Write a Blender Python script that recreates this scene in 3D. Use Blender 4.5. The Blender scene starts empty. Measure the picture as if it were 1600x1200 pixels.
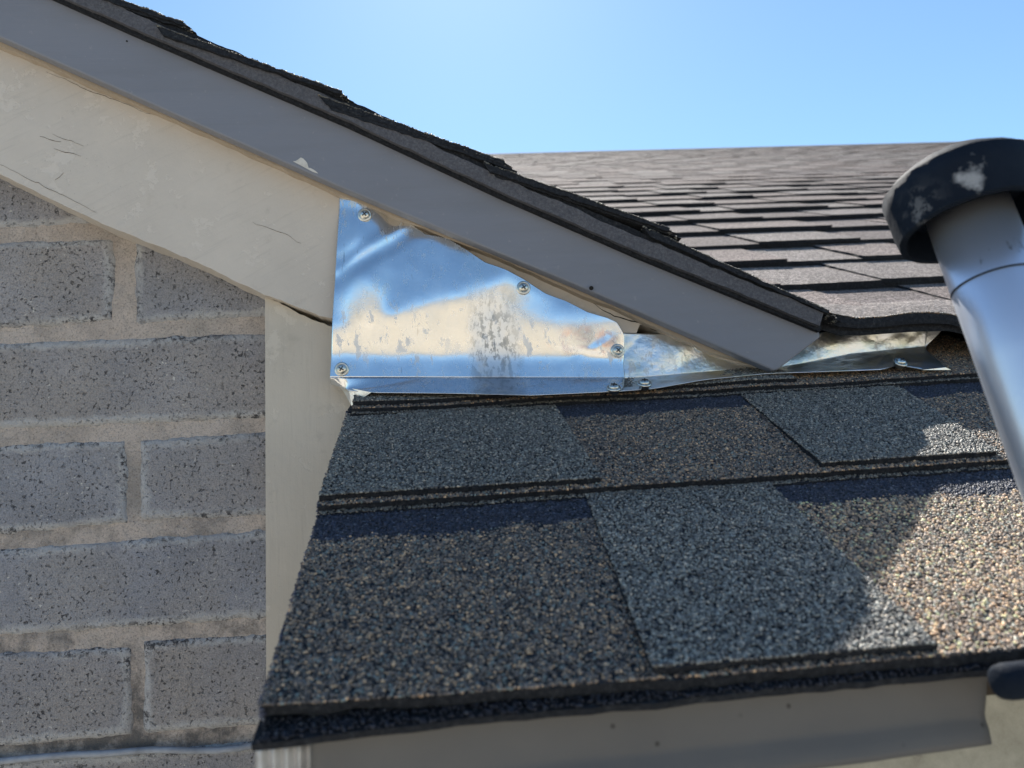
import bpy, math, random
import numpy as np
from mathutils import Matrix, Vector
random.seed(7); RNG = np.random.default_rng(11)
scene = bpy.context.scene
COL = scene.collection

# ---------------------------------------------------------------- camera
F = 1200.0                                    # focal length in pixels of a 1600 wide picture
H = 2.9                                       # eye height above the ground
ax = np.array([13000., -700., F]); ax /= np.linalg.norm(ax)
dd = np.array([0., -400., F]); dd[0] = -(ax[1]*dd[1]+ax[2]*dd[2])/ax[0]; dd /= np.linalg.norm(dd)
nn = np.cross(ax, dd); _p = math.atan(.5)
ay = math.cos(_p)*dd-math.sin(_p)*nn; az = math.sin(_p)*dd+math.cos(_p)*nn
R = np.array([ax, ay, az])
cam = bpy.data.cameras.new('camera'); cam_o = bpy.data.objects.new('camera', cam); COL.objects.link(cam_o)
M3 = Matrix(((R[0, 0], -R[0, 1], -R[0, 2]), (R[1, 0], -R[1, 1], -R[1, 2]), (R[2, 0], -R[2, 1], -R[2, 2])))
cam_o.matrix_world = Matrix.Translation((0, 0, H)) @ M3.to_4x4()
cam.sensor_width = 36; cam.lens = 27; cam.clip_start = .01; cam.clip_end = 500
cam.dof.use_dof = True; cam.dof.focus_distance = .50; cam.dof.aperture_fstop = 12.0
scene.camera = cam_o

# ---------------------------------------------------------------- sky, sun, exposure
SUN_EL, SUN_AZ = math.radians(45), math.radians(3)       # azimuth from +Y towards +X
w = bpy.data.worlds.new('World'); scene.world = w; w.use_nodes = True
nt = w.node_tree; bg = nt.nodes['Background']
sky = nt.nodes.new('ShaderNodeTexSky'); sky.sky_type = 'NISHITA'; sky.sun_disc = False
sky.sun_elevation = SUN_EL; sky.sun_rotation = SUN_AZ; sky.air_density = 1.0; sky.dust_density = 0.14; sky.ozone_density = 0.7
wb = nt.nodes.new('ShaderNodeMix'); wb.data_type = 'RGBA'; wb.blend_type = 'MULTIPLY'; wb.inputs[0].default_value = 1
wb.inputs[7].default_value = (.82, 1.0, 1.06, 1); nt.links.new(sky.outputs[0], wb.inputs[6])
nt.links.new(wb.outputs[2], bg.inputs[0]); bg.inputs[1].default_value = .081
sun = bpy.data.lights.new('sun', 'SUN'); sun.energy = 5.0; sun.angle = math.radians(.5); sun.color = (1, .95, .87)
so = bpy.data.objects.new('sun', sun); COL.objects.link(so)
sd = Vector((math.sin(SUN_AZ)*math.cos(SUN_EL), math.cos(SUN_AZ)*math.cos(SUN_EL), math.sin(SUN_EL)))
so.rotation_euler = sd.to_track_quat('Z', 'Y').to_euler(); so.location = (0, 3, 8)
scene.view_settings.view_transform = 'Standard'; scene.view_settings.look = 'None'
scene.view_settings.gamma = 1; scene.view_settings.use_curve_mapping = False
scene.view_settings.exposure = 1.1
scene.cycles.max_bounces = 8; scene.cycles.use_denoising = True

# ---------------------------------------------------------------- geometry helpers
def ray(px, py): return R @ np.array([px-800., py-600., F])
def onY(px, py, y):                            # the point of the upright plane at depth y behind a picture point
    r = ray(px, py); p = r*(y/r[1]); return np.array([p[0], p[1], p[2]+H])
Z0 = -.195                                     # main roof plane: z = Z0 + y/2 (below the eye)
def onR(px, py, n=0.):
    z0 = Z0 + n/ .8944
    r = ray(px, py); p = r*(z0/(r[2]-.5*r[1])); return np.array([p[0], p[1], p[2]+H])
def roofpt(x, y, n=0.): return np.array([x, y-.4472*n, Z0+.5*y+.8944*n+H])
def interp(xs, pts): return np.interp(xs, [p[0] for p in pts], [p[1] for p in pts])

def _h(i, j, k):
    v = (i*374761393 + j*668265263 + k*2147483647) & 0xffffffff
    v = ((v ^ (v >> 13))*1274126177) & 0xffffffff
    return ((v ^ (v >> 16)) & 0xffff)/65535.
def vnoise(x, y, z=0.):
    x = np.asarray(x, float); y = np.asarray(y, float); z = np.asarray(z, float)+0*x
    i, j, k = (np.floor(a).astype(np.int64) for a in (x, y, z)); u, v, t = x-i, y-j, z-k
    u, v, t = (a*a*(3-2*a) for a in (u, v, t)); r = 0
    for a in (0, 1):
        for b in (0, 1):
            for c in (0, 1):
                r = r + _h(i+a, j+b, k+c)*(u if a else 1-u)*(v if b else 1-v)*(t if c else 1-t)
    return r*2-1
def fbm(x, y, z=0., o=4):
    s, a = 0, 1.
    for q in range(o): s = s+a*vnoise(x*2**q+q*17.3, y*2**q+q*5.1, z); a *= .5
    return s

def link(name, me, mat, parent=None, smooth=False):
    if mat: me.materials.append(mat)
    if smooth: me.polygons.foreach_set('use_smooth', [True]*len(me.polygons))
    o = bpy.data.objects.new(name, me); COL.objects.link(o)
    if parent is not None:
        o.parent = parent; o.matrix_parent_inverse = Matrix.Translation(parent.location).inverted() if parent.type == 'EMPTY' else Matrix()
    return o
def mesh(name, v, f, mat, parent=None, smooth=False):
    me = bpy.data.meshes.new(name); me.from_pydata([tuple(map(float, a)) for a in v], [], [tuple(map(int, a)) for a in f]); me.update()
    return link(name, me, mat, parent, smooth)
def thing(name, label, cat, loc, group=None):
    o = bpy.data.objects.new(name, None); COL.objects.link(o); o.location = loc; o.empty_display_size = .02
    return tag(o, label, cat, group)
def tag(o, label, cat, group=None):
    o['label'] = label; o['category'] = cat
    if group: o['group'] = group
    return o
def bevel(o, wdt=.0008, seg=2):
    m = o.modifiers.new('bevel', 'BEVEL'); m.width = wdt; m.segments = seg; m.limit_method = 'ANGLE'; m.angle_limit = .6
def prism(name, pts, yf, yb, mat, parent=None, bev=0, smooth=False):
    """outline given in picture points on the upright plane yf, carried straight back to yb"""
    P = [onY(a, b, yf) for a, b in pts]; return prism3(name, P, (0, yb-yf, 0), mat, parent, bev, smooth)
def prism3(name, P, d, mat, parent=None, bev=0, smooth=False):
    n = len(P); d = np.array(d); v = list(P)+[p+d for p in P]
    f = [tuple(range(n-1, -1, -1)), tuple(range(n, 2*n))]+[(i, (i+1) % n, (i+1) % n+n, i+n) for i in range(n)]
    me = bpy.data.meshes.new(name); me.from_pydata([tuple(map(float, a)) for a in v], [], f); me.update()
    import bmesh
    bm = bmesh.new(); bm.from_mesh(me); bmesh.ops.recalc_face_normals(bm, faces=bm.faces)
    bmesh.ops.triangulate(bm, faces=[q for q in bm.faces if len(q.verts) > 4]); bm.to_mesh(me); bm.free()
    o = link(name, me, mat, parent, smooth)
    if bev: bevel(o, bev)
    return o
def box(name, a, b, mat, parent=None, bev=0):
    P = [np.array(q, float) for q in ((a[0], a[1], a[2]), (b[0], a[1], a[2]), (b[0], a[1], b[2]), (a[0], a[1], b[2]))]
    return prism3(name, P, (0, b[1]-a[1], 0), mat, parent, bev)
def gridmesh(name, P, mat, parent=None, smooth=True, thick=0, off=(0, 1, 0)):
    """P: rows x cols x 3 array"""
    r, c = P.shape[:2]; v = P.reshape(-1, 3)
    i = np.arange(r*c).reshape(r, c)
    f = np.stack([i[:-1, :-1], i[:-1, 1:], i[1:, 1:], i[1:, :-1]], -1).reshape(-1, 4).tolist()
    v = list(v)
    if thick:
        n0 = len(v); v += [a+np.array(off)*thick for a in v]
        f += [(a[3]+n0, a[2]+n0, a[1]+n0, a[0]+n0) for a in f]
        ring = list(i[0, :])+list(i[1:, -1])+list(i[-1, -2::-1])+list(i[-2:0:-1, 0])
        f += [(ring[(k+1) % len(ring)], ring[k], ring[k]+n0, ring[(k+1) % len(ring)]+n0) for k in range(len(ring))]
    return mesh(name, v, f, mat, parent, smooth)
def tube(name, pts, rad, mat, parent=None, n=12, cap=True):
    pts = [np.array(p, float) for p in pts]; v = []; f = []
    rad = rad if hasattr(rad, '__len__') else [rad]*len(pts)
    up = None
    for k, p in enumerate(pts):
        t = pts[min(k+1, len(pts)-1)]-pts[max(k-1, 0)]; t /= np.linalg.norm(t)
        if up is None: up = np.cross(t, [0.3, 1, .2]); up /= np.linalg.norm(up)
        up = up-t*up.dot(t); up /= np.linalg.norm(up); s = np.cross(t, up)
        for a in range(n):
            an = 2*math.pi*a/n; v.append(p+rad[k]*(up*math.cos(an)+s*math.sin(an)))
    for k in range(len(pts)-1):
        for a in range(n):
            b = (a+1) % n; f.append((k*n+a, k*n+b, (k+1)*n+b, (k+1)*n+a))
    if cap: f += [tuple(range(n-1, -1, -1)), tuple(range((len(pts)-1)*n, len(pts)*n))]
    return mesh(name, v, f, mat, parent, True)

# ---------------------------------------------------------------- materials
class NB:
    def __init__(s, name):
        s.m = bpy.data.materials.new(name); s.m.use_nodes = True; s.t = s.m.node_tree
        s.b = s.t.nodes['Principled BSDF']; s.tc = s.t.nodes.new('ShaderNodeTexCoord').outputs['Object']
    def n(s, typ, **k):
        o = s.t.nodes.new(typ)
        for a, v in k.items(): setattr(o, a, v)
        return o
    def put(s, sock, v):
        if hasattr(v, 'is_output') or isinstance(v, bpy.types.NodeSocket): s.t.links.new(v, sock)
        else: sock.default_value = v if not (isinstance(v, tuple) and len(v) == 3 and sock.type == 'RGBA') else (*v, 1)
    def noise(s, scale, detail=4, rough=.55, vec=None, dist=0):
        o = s.n('ShaderNodeTexNoise'); s.put(o.inputs['Vector'], vec or s.tc); o.inputs['Scale'].default_value = scale
        o.inputs['Detail'].default_value = detail; o.inputs['Roughness'].default_value = rough; o.inputs['Distortion'].default_value = dist
        return o.outputs['Fac']
    def vor(s, scale, feat='F1', vec=None, out='Distance'):
        o = s.n('ShaderNodeTexVoronoi', feature=feat); s.put(o.inputs['Vector'], vec or s.tc); o.inputs['Scale'].default_value = scale
        return o.outputs[out]
    def map(s, scale=(1, 1, 1), loc=(0, 0, 0), rot=(0, 0, 0)):
        o = s.n('ShaderNodeMapping'); s.put(o.inputs['Vector'], s.tc); o.inputs['Scale'].default_value = scale
        o.inputs['Location'].default_value = loc; o.inputs['Rotation'].default_value = rot; return o.outputs[0]
    def ramp(s, fac, stops, interp='LINEAR'):
        o = s.n('ShaderNodeValToRGB'); s.put(o.inputs[0], fac); r = o.color_ramp; r.interpolation = interp
        while len(r.elements) < len(stops): r.elements.new(.5)
        for e, (p, c) in zip(r.elements, stops):
            e.position = p; e.color = (*c, 1) if isinstance(c, tuple) else (c, c, c, 1)
        return o.outputs[0]
    def mix(s, fac, a, b, mode='MIX'):
        o = s.n('ShaderNodeMix', data_type='RGBA', blend_type=mode); s.put(o.inputs[0], fac); s.put(o.inputs[6], a); s.put(o.inputs[7], b); return o.outputs[2]
    def math(s, op, a, b=0., c=0.):
        o = s.n('ShaderNodeMath', operation=op); s.put(o.inputs[0], a); s.put(o.inputs[1], b); s.put(o.inputs[2], c); return o.outputs[0]
    def attr(s, name, out='Fac'):
        o = s.n('ShaderNodeAttribute', attribute_name=name); return o.outputs[out]
    def bump(s, h, dist, strength=1., normal=None):
        o = s.n('ShaderNodeBump'); s.put(o.inputs['Height'], h); o.inputs['Distance'].default_value = dist; o.inputs['Strength'].default_value = strength
        if normal is not None: s.put(o.inputs['Normal'], normal)
        return o.outputs[0]
    def fin(s, col, rough=.7, metal=0., normal=None, spec=.5):
        s.put(s.b.inputs['Base Color'], col); s.put(s.b.inputs['Roughness'], rough); s.put(s.b.inputs['Metallic'], metal)
        s.put(s.b.inputs['Specular IOR Level'], spec)
        if normal is not None: s.put(s.b.inputs['Normal'], normal)
        return s.m

def mat_brick(name, base, seed):
    k = NB(name); v = k.map(loc=(seed*3.1, seed, seed*1.7))
    c = k.ramp(k.noise(26, 6, .62, v), [(.3, tuple(a*.80 for a in base)), (.7, tuple(a*1.18 for a in base))])
    c = k.mix(k.ramp(k.noise(14, 6, .65, v), [(.42, 0.), (.60, .7)]), c, (base[0]*1.10, base[1]*1.04, base[2]*.94))
    g = k.noise(900, 3, .7, v)
    c = k.mix(k.ramp(g, [(.35, .55), (.55, 0.)]), c, (.13, .13, .14))
    # aggregate: dark pits and pale grains
    area = k.noise(60, 4, .6, v)
    pm = k.math('MULTIPLY', k.ramp(k.noise(430, 3, .65, v), [(.60, 0.), (.66, 1.)]), k.ramp(area, [(.36, .15), (.56, 1.)]))
    pm2 = k.math('MULTIPLY', k.ramp(k.noise(210, 4, .7, k.map(loc=(seed*2, 8, 1))), [(.63, 0.), (.67, 1.)]), k.ramp(k.noise(45, 3, .6, v), [(.45, 0.), (.6, 1.)]))
    pm = k.math('MAXIMUM', pm, pm2)
    c = k.mix(k.math('MULTIPLY', pm, .8), c, (.045, .045, .05))
    wm = k.ramp(k.noise(360, 2, .6, k.map(loc=(seed+5, 2, 9))), [(.665, 0.), (.70, 1.)])
    wm = k.math('MULTIPLY', wm, k.ramp(k.noise(38, 3, .6, k.map(loc=(3, seed, 2))), [(.36, .2), (.6, .95)]))
    c = k.mix(wm, c, (.62, .6, .56))
    # wear at the arrises: pale bloom, black crust
    e = k.attr('edge'); en = k.math('ADD', e, k.math('MULTIPLY', k.math('SUBTRACT', k.noise(55, 5, .7, v), .5), .95))
    c = k.mix(k.math('MULTIPLY', k.ramp(en, [(.40, 0.), (.66, .75)]), k.ramp(k.noise(15, 4, .65, k.map(loc=(2, seed, 7))), [(.36, .25), (.50, 1.)])), c, (.50, .50, .50))
    crust = k.math('MULTIPLY', k.ramp(en, [(.50, 0.), (.75, 1.)]), k.ramp(k.noise(250, 5, .75, v), [(.49, 0.), (.56, .92)]))
    crust = k.math('MULTIPLY', crust, k.ramp(k.noise(17, 4, .65, k.map(loc=(seed, 4, 4))), [(.47, .12), (.58, 1.)]))
    c = k.mix(crust, c, (.05, .05, .055))
    hgt = k.math('SUBTRACT', k.math('ADD', k.noise(260, 6, .7, v), k.math('MULTIPLY', g, .5)), k.math('MULTIPLY', pm, 1.1))
    return k.fin(c, .92, 0, k.bump(hgt, .0016, 1.), .25)
BRICK = [mat_brick('worn_grey_brick_%s' % n, b, i*4.3) for i, (n, b) in enumerate((('cool', (.320, .325, .352)), ('neutral', (.325, .322, .340)), ('warm', (.335, .325, .332))))]
k = NB('sandy_mortar')
c = k.ramp(k.noise(18, 5, .6), [(.3, (.60, .52, .46)), (.5, (.68, .59, .52)), (.72, (.52, .48, .44))])
c = k.mix(k.ramp(k.noise(700, 3, .8), [(.34, .6), (.50, 0.)]), c, (.20, .17, .15))
c = k.mix(k.ramp(k.vor(520), [(.1, .8), (.22, 0.)]), c, (.62, .56, .48))
low = k.n('ShaderNodeSeparateXYZ'); k.put(low.inputs[0], k.tc)
dirt = k.math('MULTIPLY', k.ramp(k.noise(30, 5, .7, k.map(loc=(4, 4, 1))), [(.42, 0.), (.56, .9)]), k.ramp(k.math('SUBTRACT', H+.12, low.outputs[2]), [(.05, .25), (.25, 1.)]))
c = k.mix(dirt, c, (.15, .145, .14))
MORTAR = k.fin(c, .95, 0, k.bump(k.math('ADD', k.noise(520, 5, .8), k.noise(110, 4, .6)), .0022, 1.), .15)
k = NB('black_crust'); CRUST = k.fin(k.ramp(k.noise(300), [(.4, (.02, .02, .022)), (.7, (.07, .068, .065))]), .95)

def mat_cream(name, base, grain, seed=0.):
    k = NB(name)
    c = k.ramp(k.noise(11, 5, .6, k.map(loc=(seed, 0, 0))), [(.35, tuple(a*.93 for a in base)), (.65, tuple(a*1.04 for a in base))])
    ca, sa = grain
    v = k.map(scale=(1, 1, 1), rot=(0, math.atan2(sa, ca), 0))
    sep = k.n('ShaderNodeMapping'); k.put(sep.inputs[0], v); sep.inputs['Scale'].default_value = (26, 120, 420)
    st = k.noise(1, 5, .6, sep.outputs[0])
    c = k.mix(k.ramp(st, [(.30, .35), (.44, 0.)]), c, tuple(a*.78 for a in base))
    # flaked spots where the coat has come off in pale patches
    fl = k.ramp(k.noise(32, 8, .72, k.map(loc=(seed+3, 1, 2))), [(.585, 0.), (.60, .5)])
    c = k.mix(fl, c, (min(1, base[0]*1.14), min(1, base[1]*1.15), min(1, base[2]*1.17)))
    dt = k.math('MULTIPLY', k.ramp(k.vor(230, vec=k.map(loc=(seed, 7, 1))), [(.04, 1.), (.08, 0.)]), k.ramp(k.noise(20, 2, .5, k.map(loc=(8, 1, seed))), [(.52, 0.), (.6, .6)]))
    c = k.mix(dt, c, (.2, .17, .13))
    gm = k.ramp(k.noise(48, 6, .7, k.map(loc=(seed+9, 5, 5))), [(.6, 0.), (.75, .35)])
    c = k.mix(gm, c, (.30, .27, .22))
    h = k.math('ADD', k.math('MULTIPLY', st, .5), k.math('ADD', k.math('MULTIPLY', fl, -.6), k.noise(140, 4, .6)))
    return k.fin(c, k.ramp(k.noise(60), [(.3, .42), (.7, .6)]), 0, k.bump(h, .0006, .55), .4)
CREAM = mat_cream('weathered_cream_paint', (.57, .52, .455), (math.cos(.46), math.sin(.46)))
CREAMV = mat_cream('weathered_cream_paint_upright', (.54, .49, .41), (0, 1), 5)
TAN = mat_cream('tan_bare_edge_paint', (.43, .355, .27), (math.cos(.46), math.sin(.46)), 9)
k = NB('hairline_crack'); HAIR = k.fin((.14, .115, .09), .95)
k = NB('crack_shadow'); CRACK = k.fin((.012, .010, .008), .95)
k = NB('grey_coated_fascia')
c = k.ramp(k.noise(7, 4, .5), [(.3, (.190, .202, .236)), (.7, (.205, .216, .250))])
sc = k.ramp(k.noise(1, 7, .7, k.map(scale=(60, 60, 60))), [(.68, 0.), (.72, .5)])
c = k.mix(sc, c, (.36, .35, .33))
c = k.mix(k.ramp(k.noise(1, 6, .65, k.map(scale=(9, 9, 60), rot=(0, .46, 0))), [(.45, 0.), (.72, .30)]), c, (.15, .155, .165))
c = k.mix(k.ramp(k.noise(240, 3, .6), [(.66, 0.), (.72, .35)]), c, (.30, .30, .31))
FASCIA = k.fin(c, k.ramp(k.noise(25, 5, .7), [(.3, .40), (.7, .58)]), 0, k.bump(k.noise(1, 4, .6, k.map(scale=(14, 14, 500), rot=(0, .46, 0))), .0003, .5, k.bump(k.noise(14, 3, .6), .002, .35)), .4)
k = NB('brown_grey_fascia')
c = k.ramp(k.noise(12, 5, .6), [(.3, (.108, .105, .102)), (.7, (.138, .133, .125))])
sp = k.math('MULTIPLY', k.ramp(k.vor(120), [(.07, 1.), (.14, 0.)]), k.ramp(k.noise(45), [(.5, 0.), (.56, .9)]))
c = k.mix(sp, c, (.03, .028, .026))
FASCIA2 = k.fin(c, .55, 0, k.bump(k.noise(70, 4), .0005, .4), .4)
k = NB('flaked_paint'); FLAKE = k.fin(k.ramp(k.noise(200, 5), [(.4, (.62, .60, .55)), (.6, (.5, .48, .43))]), .7)

# galvanised steel
def mat_galv(name, stain_and_reflection):
    k = NB(name)
    sp = k.vor(150, vec=k.map(scale=(1, 1, .6)), out='Color')
    spf = k.n('ShaderNodeSeparateColor'); k.put(spf.inputs[0], sp)
    c = k.ramp(k.noise(30, 5, .6), [(.3, (.80, .83, .86)), (.7, (.90, .91, .91))])
    c = k.mix(k.ramp(spf.outputs[0], [(.5, 0.), (1., .10)]), c, (.62, .64, .68))
    sm = k.math('MULTIPLY', k.ramp(k.noise(170, 5, .7, k.map(scale=(1, 1, .45))), [(.56, 0.), (.59, 1.)]), k.ramp(k.noise(25, 3), [(.42, .2), (.60, 1.)]))
    c = k.mix(k.math('MULTIPLY', sm, .30), c, (.42, .42, .40))
    scr = k.ramp(k.noise(1, 3, .6, k.map(scale=(300, 300, 40), rot=(0, .5, 0))), [(.68, 0.), (.72, .5)])
    c = k.mix(scr, c, (.45, .44, .42))
    rgh = k.math('ADD', .19, k.math('ADD', k.math('MULTIPLY', sm, .28), k.math('MULTIPLY', spf.outputs[1], .05)))
    if stain_and_reflection:
        xz = k.n('ShaderNodeSeparateXYZ'); k.put(xz.inputs[0], k.tc)
        cx = float(onY(765, 520, .519)[0]); zt = float(onY(765, 450, .519)[2]); zb = float(onY(765, 600, .519)[2])
        dx = k.math('ABSOLUTE', k.math('SUBTRACT', xz.outputs[0], cx+.002))
        dx = k.math('ADD', dx, k.math('MULTIPLY', k.math('SUBTRACT', k.noise(60, 4), .5), .018))
        band = k.ramp(dx, [(.008, 1.), (.019, 0.)])
        zz = k.math('DIVIDE', k.math('SUBTRACT', zt, xz.outputs[2]), zt-zb)
        band = k.math('MULTIPLY', band, k.ramp(zz, [(.0, 0.), (.35, .7), (.7, 1.)]))
        pat = k.ramp(k.noise(260, 6, .75, k.map(scale=(1, 1, .5))), [(.50, 0.), (.55, 1.)])
        c = k.mix(k.math('MULTIPLY', k.math('MULTIPLY', band, pat), .75), c, (.17, .19, .20))
        veil = k.math('MULTIPLY', band, k.ramp(zz, [(.6, 0.), (.95, .75)]))
        c = k.mix(veil, c, (.50, .52, .55))
        rgh = k.math('ADD', rgh, k.math('MULTIPLY', band, .2))
    h = k.math('ADD', k.noise(420, 3, .6), k.math('MULTIPLY', spf.outputs[2], .15))
    if stain_and_reflection:
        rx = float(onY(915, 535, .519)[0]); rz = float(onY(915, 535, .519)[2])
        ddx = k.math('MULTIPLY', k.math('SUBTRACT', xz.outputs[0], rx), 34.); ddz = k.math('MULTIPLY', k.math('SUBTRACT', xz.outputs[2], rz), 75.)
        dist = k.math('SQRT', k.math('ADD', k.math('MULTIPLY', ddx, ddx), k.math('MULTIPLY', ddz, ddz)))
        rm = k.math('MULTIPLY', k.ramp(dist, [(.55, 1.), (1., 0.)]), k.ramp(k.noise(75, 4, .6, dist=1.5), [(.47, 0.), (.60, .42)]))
        c = k.mix(rm, c, k.ramp(k.noise(60, 2), [(.42, (.50, .40, .52)), (.55, (.90, .42, .26))]))  # reddish reflection painted into the sheet's colour at the dented corner
        c = k.mix(k.ramp(k.noise(14, 4, .6, k.map(loc=(1, 3, 4))), [(.5, 0.), (.66, .35)]), c, (.78, .76, .60))
        return k.fin(c, rgh, 1., k.bump(h, .00012, .35))
    big = k.bump(k.noise(120, 5, .65), .0011, .8)
    c = k.mix(k.ramp(k.noise(40, 4, .6, k.map(loc=(1, 3, 4))), [(.45, 0.), (.62, .7)]), c, (.70, .68, .52))
    return k.fin(c, k.math('ADD', rgh, .12), 1., k.bump(h, .00012, .35, big))
GALV = mat_galv('galvanised_steel_stain_and_reflection', True); GALV2 = mat_galv('galvanised_steel', False)
k = NB('zinc_screw'); ZINC = k.fin(k.ramp(k.noise(500), [(.4, (.55, .55, .5)), (.6, (.75, .75, .7))]), .3, 1.)
k = NB('screw_recess'); RECESS = k.fin((.05, .05, .05), .5, .6)

# shingles
k = NB('asphalt_backing')
cellc = k.vor(720, out='Color'); s_ = k.n('ShaderNodeSeparateColor'); k.put(s_.inputs[0], cellc)
c = k.ramp(s_.outputs[0], [(.0, (.010, .011, .015)), (.6, (.028, .031, .038)), (1., (.07, .072, .075))])
ASPH = k.fin(c, .85, 0, k.bump(k.vor(720), .0009, 1.), .3)
k = NB('dark_asphalt_edge')
c = k.ramp(k.noise(500, 4, .7), [(.4, (.008, .010, .014)), (.60, (.022, .025, .031)), (.76, (.060, .064, .068))])
EDGE = k.fin(c, .9, 0, k.bump(k.noise(520, 5, .7), .0007, .9), .3)
k = NB('felt_layer')
c = k.ramp(k.noise(650, 4, .7), [(.35, (.07, .072, .085)), (.6, (.115, .117, .13)), (.78, (.17, .17, .18))])
BAND = k.fin(c, .9, 0, k.bump(k.noise(520, 5, .7), .0010, .9), .35)
k = NB('mineral_granule')
GRAN = k.fin(k.attr('gcol', 'Color'), .55, 0, None, .45)
def mat_far(name, tint):
    k = NB(name)
    cc = k.vor(560, out='Color'); s_ = k.n('ShaderNodeSeparateColor'); k.put(s_.inputs[0], cc)
    c = k.ramp(s_.outputs[0], [(0., tuple(a*.35 for a in tint)), (.45, tint), (.8, tuple(a*1.7 for a in tint)), (1., tuple(a*2.6 for a in tint))])
    c = k.mix(k.ramp(k.noise(5, 4, .6), [(.35, 0.), (.7, .5)]), c, tuple(a*.62 for a in tint))
    d = k.vor(560)
    return k.fin(c, .95, 0, k.bump(d, .0010, .7), .10)
FAR = [mat_far('weathered_shingle_brown', (.180, .148, .134)), mat_far('weathered_shingle_grey', (.192, .168, .154)), mat_far('weathered_shingle_dark', (.145, .122, .114))]
k = NB('aluminium_tube')
c = k.ramp(k.noise(14, 4, .6, k.map(scale=(1, 1, .25))), [(.3, (.70, .75, .86)), (.7, (.80, .84, .92))])
c = k.mix(k.ramp(k.noise(70, 6, .75, k.map(scale=(1, 1, .4))), [(.63, 0.), (.69, .8)]), c, (.16, .16, .17))
ALU = k.fin(c, .34, .78, k.bump(k.noise(180, 4), .0002, .3))
k = NB('black_rubber')
c = k.ramp(k.noise(30, 5, .6), [(.35, (.006, .010, .018)), (.65, (.011, .017, .028))])
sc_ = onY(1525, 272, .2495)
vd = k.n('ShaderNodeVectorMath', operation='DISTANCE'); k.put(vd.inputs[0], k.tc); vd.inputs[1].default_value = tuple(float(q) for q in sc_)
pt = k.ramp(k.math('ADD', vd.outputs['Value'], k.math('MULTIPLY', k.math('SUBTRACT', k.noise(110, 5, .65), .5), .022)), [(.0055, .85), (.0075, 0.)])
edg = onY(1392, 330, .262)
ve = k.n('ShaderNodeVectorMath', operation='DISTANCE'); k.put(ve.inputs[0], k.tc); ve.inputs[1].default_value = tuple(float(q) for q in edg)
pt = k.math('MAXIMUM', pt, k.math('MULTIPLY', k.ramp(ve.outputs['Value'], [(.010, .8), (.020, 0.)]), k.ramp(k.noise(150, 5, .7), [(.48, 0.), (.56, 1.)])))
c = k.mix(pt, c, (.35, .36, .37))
RUBBER = k.fin(c, .75, 0, k.bump(k.noise(160, 5, .7), .0007, .8), .10)
k = NB('paint_smudge'); SMUDGE = k.fin(k.ramp(k.noise(120), [(.4, (.42, .43, .45)), (.6, (.25, .26, .29))]), .7)
k = NB('ribbed_pvc'); PVC = k.fin(k.ramp(k.noise(60, 4), [(.4, (.55, .54, .52)), (.65, (.36, .34, .31))]), .5)
k = NB('cable_sheath'); CABLE = k.fin(k.ramp(k.noise(90, 5), [(.4, (.30, .33, .38)), (.65, (.2, .22, .25))]), .5)
k = NB('concrete_ground')
c = k.ramp(k.noise(.35, 7, .65), [(.35, (.30, .26, .21)), (.5, (.44, .39, .32)), (.7, (.50, .45, .38))])
GROUND = k.fin(c, .9, 0, k.bump(k.noise(12, 5), .01, .5), .3)
k = NB('beige_render')
c = k.ramp(k.noise(40, 6, .7), [(.35, (.50, .48, .40)), (.6, (.36, .34, .28)), (.72, (.22, .21, .18))])
RENDERW = k.fin(c, .9, 0, k.bump(k.noise(90, 4), .001, .6), .2)
k = NB('plywood_sheathing'); SHEATH = k.fin((.07, .055, .04), .9)

# ---------------------------------------------------------------- ground
g = mesh('ground', [(-150, -150, 0), (150, -150, 0), (150, 150, 0), (-150, 150, 0)], [(0, 1, 2, 3)], GROUND); g['kind'] = 'structure'

# unseen house added behind the viewer so the flashing mirrors a pale band
k = NB('added_house_stucco'); STUC = k.fin(k.ramp(k.noise(1.2, 5), [(.3, (.27, .235, .185)), (.7, (.35, .305, .24))]), .9)
k = NB('added_house_dark_glass'); GLASSD = k.fin((.03, .035, .04), .1)
k = NB('added_house_slate'); SLATE = k.fin(k.ramp(k.noise(6, 5), [(.3, (.12, .115, .11)), (.7, (.19, .18, .165))]), .9)
nh = thing('added_reflection_house', 'beige stucco house added out of view to put a pale reflection in the metal flashing', 'house', (-1, -16, 0))
box('wall', (-14, -22, 0), (11, -16, 5.0), STUC, nh)
for wx in (-11, -6.5, 4, 8): box('added_house_window', (wx, -16.0, 2.6), (wx+1.3, -15.96, 3.9), GLASSD, nh)
prism3('roof', [np.array(q, float) for q in ((-14.5, -15.5, 4.95), (-14.5, -22.5, 4.95), (-14.5, -19, 6.2))], (26, 0, 0), SLATE, nh)

# ---------------------------------------------------------------- brick wall
YW = .547
wall = thing('brick_wall', 'weathered grey brick gable wall with sandy mortar at the left', 'wall', (-.3, YW, 0))
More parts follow.
